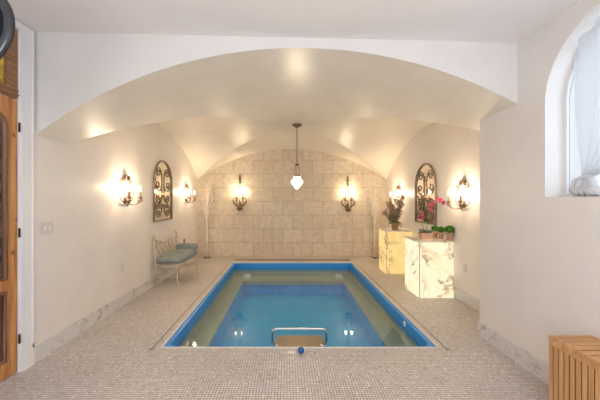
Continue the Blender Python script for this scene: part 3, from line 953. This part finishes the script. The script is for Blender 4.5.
for a, l in ((2.4, .15), (.4, .13), (2.9, .13)):
    leafblade(bm, (.02, 0, .10), (math.cos(a), -.25, .55*abs(math.sin(a))+.35), l, .05, .35)
obj('succulent_leaves', bm, 'succulent', orc)
def orchid_flower(bm, c, r, face):
    c = Vector(c); f = Vector(face).normalized()
    u = f.orthogonal().normalized(); w = f.cross(u)
    for k in range(5):
        a = 2*PI*k/5
        d = u*math.cos(a)+w*math.sin(a)+f*.25
        leafblade(bm, c, d, r, r*.85, .15, .05, f)
    ball(bm, c+f*.008, r*.18, 1)
for pts, n in ((bez((.02, 0, .09), (.05, .0, .50), (.12, .05, .74), (.34, .05, .56), 18), 9),
               (bez((-.02, 0, .09), (-.06, 0, .30), (-.06, -.02, .46), (-.12, -.02, .34), 18), 6)):
    bm = bmesh.new(); tube(bm, pts, .004, 6); stem = obj('flower_stem', bm, 'leaf', orc)
    bm = bmesh.new()
    q = pts[7:] if n > 6 else pts[9:]
    for k in range(n):
        p = Vector(q[min(len(q)-1, int(k*len(q)/n))]) + Vector((rs.uniform(-.02, .02), rs.uniform(-.03, .02), rs.uniform(-.02, .025)))
        orchid_flower(bm, p, rs.uniform(.028, .042), (rs.uniform(-.6, .2), -1, rs.uniform(-.3, .4)))
    obj('blossoms', bm, 'orchid', stem)

# bouquet in a vase on the far pedestal
bm = bmesh.new(); lathe(bm, [(.055, 0), (.06, .01), (.065, .06), (.072, .13), (.082, .155), (.074, .155), (.064, .12)], n=20)
for k in range(3): tube(bm, [(.067*math.cos(a)*(1+.03*k), .067*math.sin(a)*(1+.03*k), .04+.04*k) for a in [2*PI*i/20 for i in range(20)]], .005, 6, True)
vs = obj('flower_vase', bm, 'vase'); vs.location = (2.235, 6.2, PT); tag(vs, 'small ribbed amber vase on the farther glowing pedestal', 'vase')
bq = thing('bouquet', 'loose bouquet of dusty pink blossoms and foliage in the amber vase', 'bouquet', (2.235, 6.2, PT+.02))
rs = random.Random(21)
ends = []
bm = bmesh.new()
for k in range(34):
    a = rs.uniform(0, 2*PI); sp = rs.uniform(.03, .20)
    hgt = rs.uniform(.18, .56)
    x, y = sp*math.cos(a), sp*math.sin(a)*.8
    if k < 7: x, y, hgt = .14+rs.uniform(-.06, .05), rs.uniform(-.08, .06), rs.uniform(.52, .72)
    elif k < 12: x, y, hgt = -.10+rs.uniform(-.06, .05), rs.uniform(-.08, .06), rs.uniform(.40, .52)
    elif k < 15: x, y, hgt = -.24+rs.uniform(-.05, .03), rs.uniform(-.05, .05), rs.uniform(.28, .42)
    p = bez((rs.uniform(-.02, .02), rs.uniform(-.02, .02), .02), (x*.15, y*.15, hgt*.4), (x*.7, y*.7, hgt*.8), (x, y, hgt), 8)
    tube(bm, p, .0035, 5); ends.append((p, k))
obj('stems', bm, 'muted_leaf', bq)
bm = bmesh.new()
for p, k in ends:
    for q in range(17):
        c = Vector(p[rs.randint(3, 8)])
        d = Vector((rs.uniform(-1, 1), rs.uniform(-1, 1), rs.uniform(-.5, 1)))
        leafblade(bm, c, d, rs.uniform(.04, .075), rs.uniform(.02, .034), .3)
for k in range(30):
    a = rs.uniform(0, 2*PI)
    leafblade(bm, (.04*math.cos(a), .04*math.sin(a), .15), (math.cos(a), math.sin(a), rs.uniform(-.6, .4)), rs.uniform(.08, .16), .03, .5)
obj('foliage', bm, 'muted_leaf', bq)
bm = bmesh.new()
for p, k in ends:
    for q in range(4 if k < 15 else 3):
        c = Vector(p[8-q]) + Vector((rs.uniform(-.03, .03), rs.uniform(-.04, .02), rs.uniform(-.03, .03)))
        for j in range(7):
            d = Vector((rs.uniform(-1, 1), rs.uniform(-1, 1), rs.uniform(-.4, 1)))
            leafblade(bm, c, d, rs.uniform(.022, .036), .026, .3)
obj('blossoms', bm, 'dusty_flower', bq)

# ------------------------------------------------------------------ pale twig trees in the back corners
def twig(label, x, y, H, seed, spread):
    rs = random.Random(seed)
    t = thing('twig_tree', label, 'twig tree', (x, y, 0), 0, 'pale twig trees in the back corners')
    bm = bmesh.new(); tube(bm, [(0, 0, .02), (.006, 0, H*.3), (-.004, 0, H*.55), (0, 0, H*.75)], lambda u: .022-.012*u, 8); obj('trunk', bm, 'twig', t)
    bm = bmesh.new()
    for k in range(15):
        z0 = H*rs.uniform(.45, .75); a = rs.uniform(0, 2*PI)
        dx = math.cos(a)*spread*rs.uniform(.4, 1); dy = math.sin(a)*spread*.35 - .02
        dy = max(-.2, min(dy, YB-y-.03))
        e = (dx, dy, min(H, z0+H*rs.uniform(.15, .4)))
        p = bez((0, 0, z0), (dx*.3, dy*.3, z0+.1), (dx*.8, dy*.8, e[2]-.12), e, 8)
        tube(bm, p, lambda u: .009-.006*u, 5)
        for q in range(4):
            b = Vector(p[3+q]); s = rs.choice((-1, 1))
            c = b+Vector((s*rs.uniform(.04, .10), max(-.05, min(0, YB-y-.03-b.y)), rs.uniform(.05, .14)))
            tube(bm, [tuple(b), tuple((b+c)/2+Vector((s*.01, 0, -.005))), tuple(c)], .0032, 5)
    obj('branches', bm, 'twig', t)
    bm = bmesh.new()
    for k in range(14):
        a = rs.uniform(0, 2*PI); r = rs.uniform(.02, .10)
        ball(bm, (r*math.cos(a), r*math.sin(a)*.7, .018), rs.uniform(.016, .026), 1, (1, 1, .8))
    obj('pebble_base', bm, 'grille', t)
twig('pale bare twig tree standing in the left back corner by the stone wall', -2.03, 7.60, 1.98, 3, .22)
twig('pale bare twig tree standing in the right back corner behind the amber pedestal', 2.22, 7.60, 1.80, 8, .16)

# ------------------------------------------------------------------ cream metal bench and cushions
bn = thing('garden_bench', 'cream metal bench with a diagonal lattice back against the left wall', 'bench', (-2.05, 5.60, 0), -PI/2-.05)
# local: x along the bench (+x towards camera), y towards the pool, z up
L = .47; DEP0, DEP1 = -.17, .20; SH = .36
def part(name, fn, mat='white_metal', r=.011):
    bm = bmesh.new(); fn(bm); return obj(name, bm, mat, bn)
for sx in (-L, L):
    part('leg', lambda b: tube(b, bez((sx, DEP1, SH), (sx, DEP1, .25), (sx, DEP1-.01, .1), (sx, DEP1+.025, .0), 10), .012, 8))
    part('leg', lambda b: tube(b, [(sx, DEP0, .0), (sx, DEP0, SH), (sx, DEP0-.04, .83)], .012, 8))
    part('side_stretcher', lambda b: (tube(b, [(sx, DEP0, .16), (sx, DEP1, .16)], .008, 6), tube(b, bez((sx, DEP0, .38), (sx, 0, .30), (sx, .1, .30), (sx, DEP1, .38)), .007, 6)))
def seatf(b):
    tube(b, [(-L, DEP0, SH), (L, DEP0, SH), (L, DEP1, SH), (-L, DEP1, SH)], .012, 8, True)
    for k in range(1, 10):
        x = -L+2*L*k/10; tube(b, [(x, DEP0, SH), (x, DEP1, SH)], .006, 6)
part('seat_frame', seatf)
def toprail(s): return .82-.10*math.sin(PI*s)**.7+.0
def backy(z): return DEP0-.04*(z-SH)/(.43)
def rail_(b):
    p = []
    for i in range(31):
        s = i/30; z = toprail(s)+.03*math.exp(-((s-0)/.08)**2)+.05*math.exp(-((s-1)/.08)**2)*0
        p.append((-L+2*L*s, backy(z), z))
    tube(b, p, .011, 8)
    for sx in (-1, 1):
        sp = spiral((sx*(L-.01), .835), .045, .012, PI/2, 1.1*sx, 16)
        tube(b, [(a, backy(z), z) for a, z in sp], .009, 6)
part('top_rail', rail_)
def lat(b):
    for sgn in (1, -1):
        for k in range(-5, 12):
            x0 = -L+k*.16
            pts = []
            for i in range(25):
                z = SH+.02+i*.46/24; x = x0+sgn*(z-SH)*.75-(0 if sgn > 0 else -.0)
                s = (x+L)/(2*L)
                if 0 <= s <= 1 and z <= toprail(s): pts.append((x, backy(z)+(.003*sgn), z))
            if len(pts) > 2: tube(b, pts, .010 if sgn > 0 else .008, 5)
part('lattice', lat)
# cushions
def pillow(w, d, h, nx=12, ny=8, tuft=None):
    bm = bmesh.new()
    g = {}
    for side in (1, -1):
        for i in range(nx*2+1):
            for j in range(ny*2+1):
                u, v = -1+i/nx, -1+j/ny
                edge = i in (0, nx*2) or j in (0, ny*2)
                prof = (max(0, (1-abs(u)**5))*max(0, (1-abs(v)**5)))**.35
                k = (.5*h*prof)
                if tuft and side > 0 and not edge: k -= tuft*h*(math.cos(u*PI*2.5)**8*.6)*prof
                x, y, z = u*w/2, v*d/2, side*k
                if edge and side < 0: g[(-1, i, j)] = g[(1, i, j)]
                else: g[(side, i, j)] = bm.verts.new((x*(1-.03*abs(v)**4), y*(1-.03*abs(u)**4), z))
        for i in range(nx*2):
            for j in range(ny*2):
                q = [g[(side, i, j)], g[(side, i+1, j)], g[(side, i+1, j+1)], g[(side, i, j+1)]]
                if side < 0: q.reverse()
                f = bm.faces.new(q); f.smooth = True
    return bm
cu = thing('seat_cushion', 'long tufted grey-teal cushion lying on the cream metal bench', 'cushion', (-2.035, 5.62, SH+.012), -PI/2-.05)
bm = pillow(.98, .44, .15, 16, 8, .35)
for v in bm.verts:
    v.co.z += .075
    # front edge sags over the seat rail
    if v.co.y > .05: v.co.z -= max(0, v.co.y-.12)*.25
obj('cushion_cover', bm, 'cushion', cu)
bm = bmesh.new()
for x in (-.24, 0, .24):
    for y in (-.09, .09): ball(bm, (x, y, .135), .012, 1)
obj('tuft_buttons', bm, 'cushion', cu)
bo = thing('end_cushion', 'small grey-teal cushion leaning at the far end of the cream bench', 'cushion', (-2.01, 6.02, SH+.10), -PI/2-.05)
bm = pillow(.15, .44, .15, 8, 8)
for v in bm.verts: v.co.z += .075
obj('cushion_cover', bm, 'cushion', bo)

# ------------------------------------------------------------------ bamboo hamper
hx0, hx1, hy0, hy1, hh = 1.805, 2.095, 1.42, 2.07, .56
hm = thing('bamboo_hamper', 'slatted bamboo hamper with a slatted lid against the right wall', 'hamper', ((hx0+hx1)/2, (hy0+hy1)/2, 0))
a, b = (hx1-hx0)/2, (hy1-hy0)/2
for sx in (-1, 1):
    for sy in (-1, 1):
        x, y = sx*(a-.014), sy*(b-.014)
        obj('corner_post', bbox(x-.014, x+.014, y-.014, y+.014, 0, hh-.02, .003), 'bamboo', hm)
for z0, z1 in ((.05, .085), (hh-.06, hh-.02)):
    for sx in (-1, 1): obj('side_rail', bbox(sx*(a-.006)-.006, sx*(a-.006)+.006, -b+.028, b-.028, z0, z1), 'bamboo_top', hm)
    for sy in (-1, 1): obj('side_rail', bbox(-a+.028, a-.028, sy*(b-.006)-.006, sy*(b-.006)+.006, z0, z1), 'bamboo_top', hm)
ns = 15
for k in range(ns):
    y = -b+.05+(2*b-.10)*k/(ns-1)
    obj('slat', bbox(-a+.002, -a+.010, y-.0145, y+.0145, .085, hh-.06, .001), 'bamboo', hm)
for k in range(6):
    x = -a+.05+(2*a-.10)*k/5
    for sy in (-1, 1):
        obj('slat', bbox(x-.0145, x+.0145, sy*(b-.006)-.004, sy*(b-.006)+.004, .085, hh-.06, .001), 'bamboo', hm)
bm = bmesh.new(); box(bm, -a+.02, a-.008, -b+.02, b-.02, .05, hh-.03); obj('liner', bm, 'pine_dark', hm)
bm = bmesh.new()
box(bm, -a, a, b-.022, b, hh-.02, hh); box(bm, -a, a, -b, -b+.022, hh-.02, hh)
box(bm, -a, -a+.015, -b+.022, b-.022, hh-.02, hh); box(bm, a-.022, a, -b+.022, b-.022, hh-.02, hh)
lid = obj('lid', bm, 'bamboo_top', hm)
nl = 10
for k in range(nl):
    y = -b+.05+(2*b-.10)*k/(nl-1)
    obj('lid_slat', bbox(-a+.015, a-.022, y-.0245, y+.0245, hh-.014, hh-.002, .001), 'bamboo_top', lid)

# ------------------------------------------------------------------ round dark fixture at the top left
rf = thing('hanging_disc', 'dark round disc with thick grey metal rim at the top left', 'round fixture', (-1.384, 1.30, 2.055))
rr = .2
bm = bmesh.new()
lathe(bm, [(rr-.034, -.010), (rr-.030, -.016), (rr-.010, -.014), (rr, -.006), (rr, .008), (rr-.01, .015)], (0, 0, rr), 56, 'Y'); obj('rim', bm, 'rim', rf)
bm = bmesh.new(); lathe(bm, [(rr-.032, .01), (rr-.032, -.012), (rr-.055, -.016), (.02, -.020), (.01, -.020)], (0, 0, rr), 56, 'Y'); obj('face', bm, 'dark_disc', rf)
bm = bmesh.new(); tube(bm, [((rr-.062)*math.cos(t), -.020, rr+(rr-.062)*math.sin(t)) for t in [2*PI*k/56 for k in range(56)]], .003, 6, True); obj('inner_ring', bm, 'rim', rf)
bm = bmesh.new(); tube(bm, [(0, 0, 2*rr-.005), (0, 0, 3.018-2.055)], .009, 8); obj('hanging_rod', bm, 'rim', rf)

# faint plaster access panel in the vault band
bm = bmesh.new()
def pt(x, y): return (x, y, apex(y)-drop(ut(x))-.004)
xs, ys = [1.28+.05*k for k in range(6)], (2.90, 3.05)
g = [[bm.verts.new(pt(x, y)) for y in ys] for x in xs]
for i in range(5): bm.faces.new((g[i][0], g[i+1][0], g[i+1][1], g[i][1]))
r = bmesh.ops.extrude_face_region(bm, geom=bm.faces[:])
for v in r['geom']:
    if isinstance(v, bmesh.types.BMVert): v.co.z += .0035
bmesh.ops.recalc_face_normals(bm, faces=bm.faces)
ap = obj('access_panel', bm, 'vault'); tag(ap, 'faint rectangular plaster panel set in the right side of the arch soffit', 'access panel')

# ------------------------------------------------------------------ lights
def point(loc, power, col, r):
    l = bpy.data.lights.new('bulb_light', 'POINT'); l.energy = power; l.color = col; l.shadow_soft_size = r
    o = bpy.data.objects.new('bulb_light', l); C.objects.link(o); o.location = loc
    return o
WARM = (1.0, .79, .53)
for p, k in LIGHTS:
    point(p, 9.5 if k == 'side' else 34, WARM, .022)
point((PLX, PLY, 1.66), 15, WARM, .05)

# added globe lamps, out of view above the camera, to brighten the near room
for lx, ly in ((-1.05, .5), (1.05, .5)):
    zc = 3.042+(2.935-3.042)*(lx-XL+.1)/(XP-XL+.2)
    t = thing('added_fill_lamp', 'added white globe lamp on a stem, out of view above the camera, brightening the near room', 'added fill lamp', (lx, ly, zc-1.2), 0, 'added globe lamps brightening the near room')
    bm = bmesh.new(); lathe(bm, [(.012, .27), (.012, 1.16), (.06, 1.18), (.07, 1.22)], n=24); lathe(bm, [(.06, .26), (.06, .29), (.02, .30)], n=24); obj('lamp_stem', bm, 'white', t)
    bm = bmesh.new(); ball(bm, (0, 0, .14), .14, 3); obj('globe', bm, 'globe', t)
# daylight: bright overcast sky reaching in through the arched window and the open rear of the room
w = bpy.data.worlds.new('sky'); scene.world = w; w.use_nodes = True
nt = w.node_tree; bg = nt.nodes['Background']
bg.inputs['Color'].default_value = (.70, .84, 1.0, 1); bg.inputs['Strength'].default_value = 1.9

# ------------------------------------------------------------------ camera
cd = bpy.data.cameras.new('camera'); cam = bpy.data.objects.new('camera', cd); C.objects.link(cam)
cd.sensor_width = 36; cd.lens = 18.0; cd.shift_x = 13/600; cd.shift_y = -1/600; cd.clip_start = .05
cam.location = (0, 0, 1.5); cam.rotation_euler = (PI/2, 0, 0)
scene.camera = cam
vs_ = scene.view_settings
vs_.view_transform = 'Standard'; vs_.look = 'None'; vs_.gamma = 1; vs_.use_curve_mapping = False; vs_.exposure = 0.55
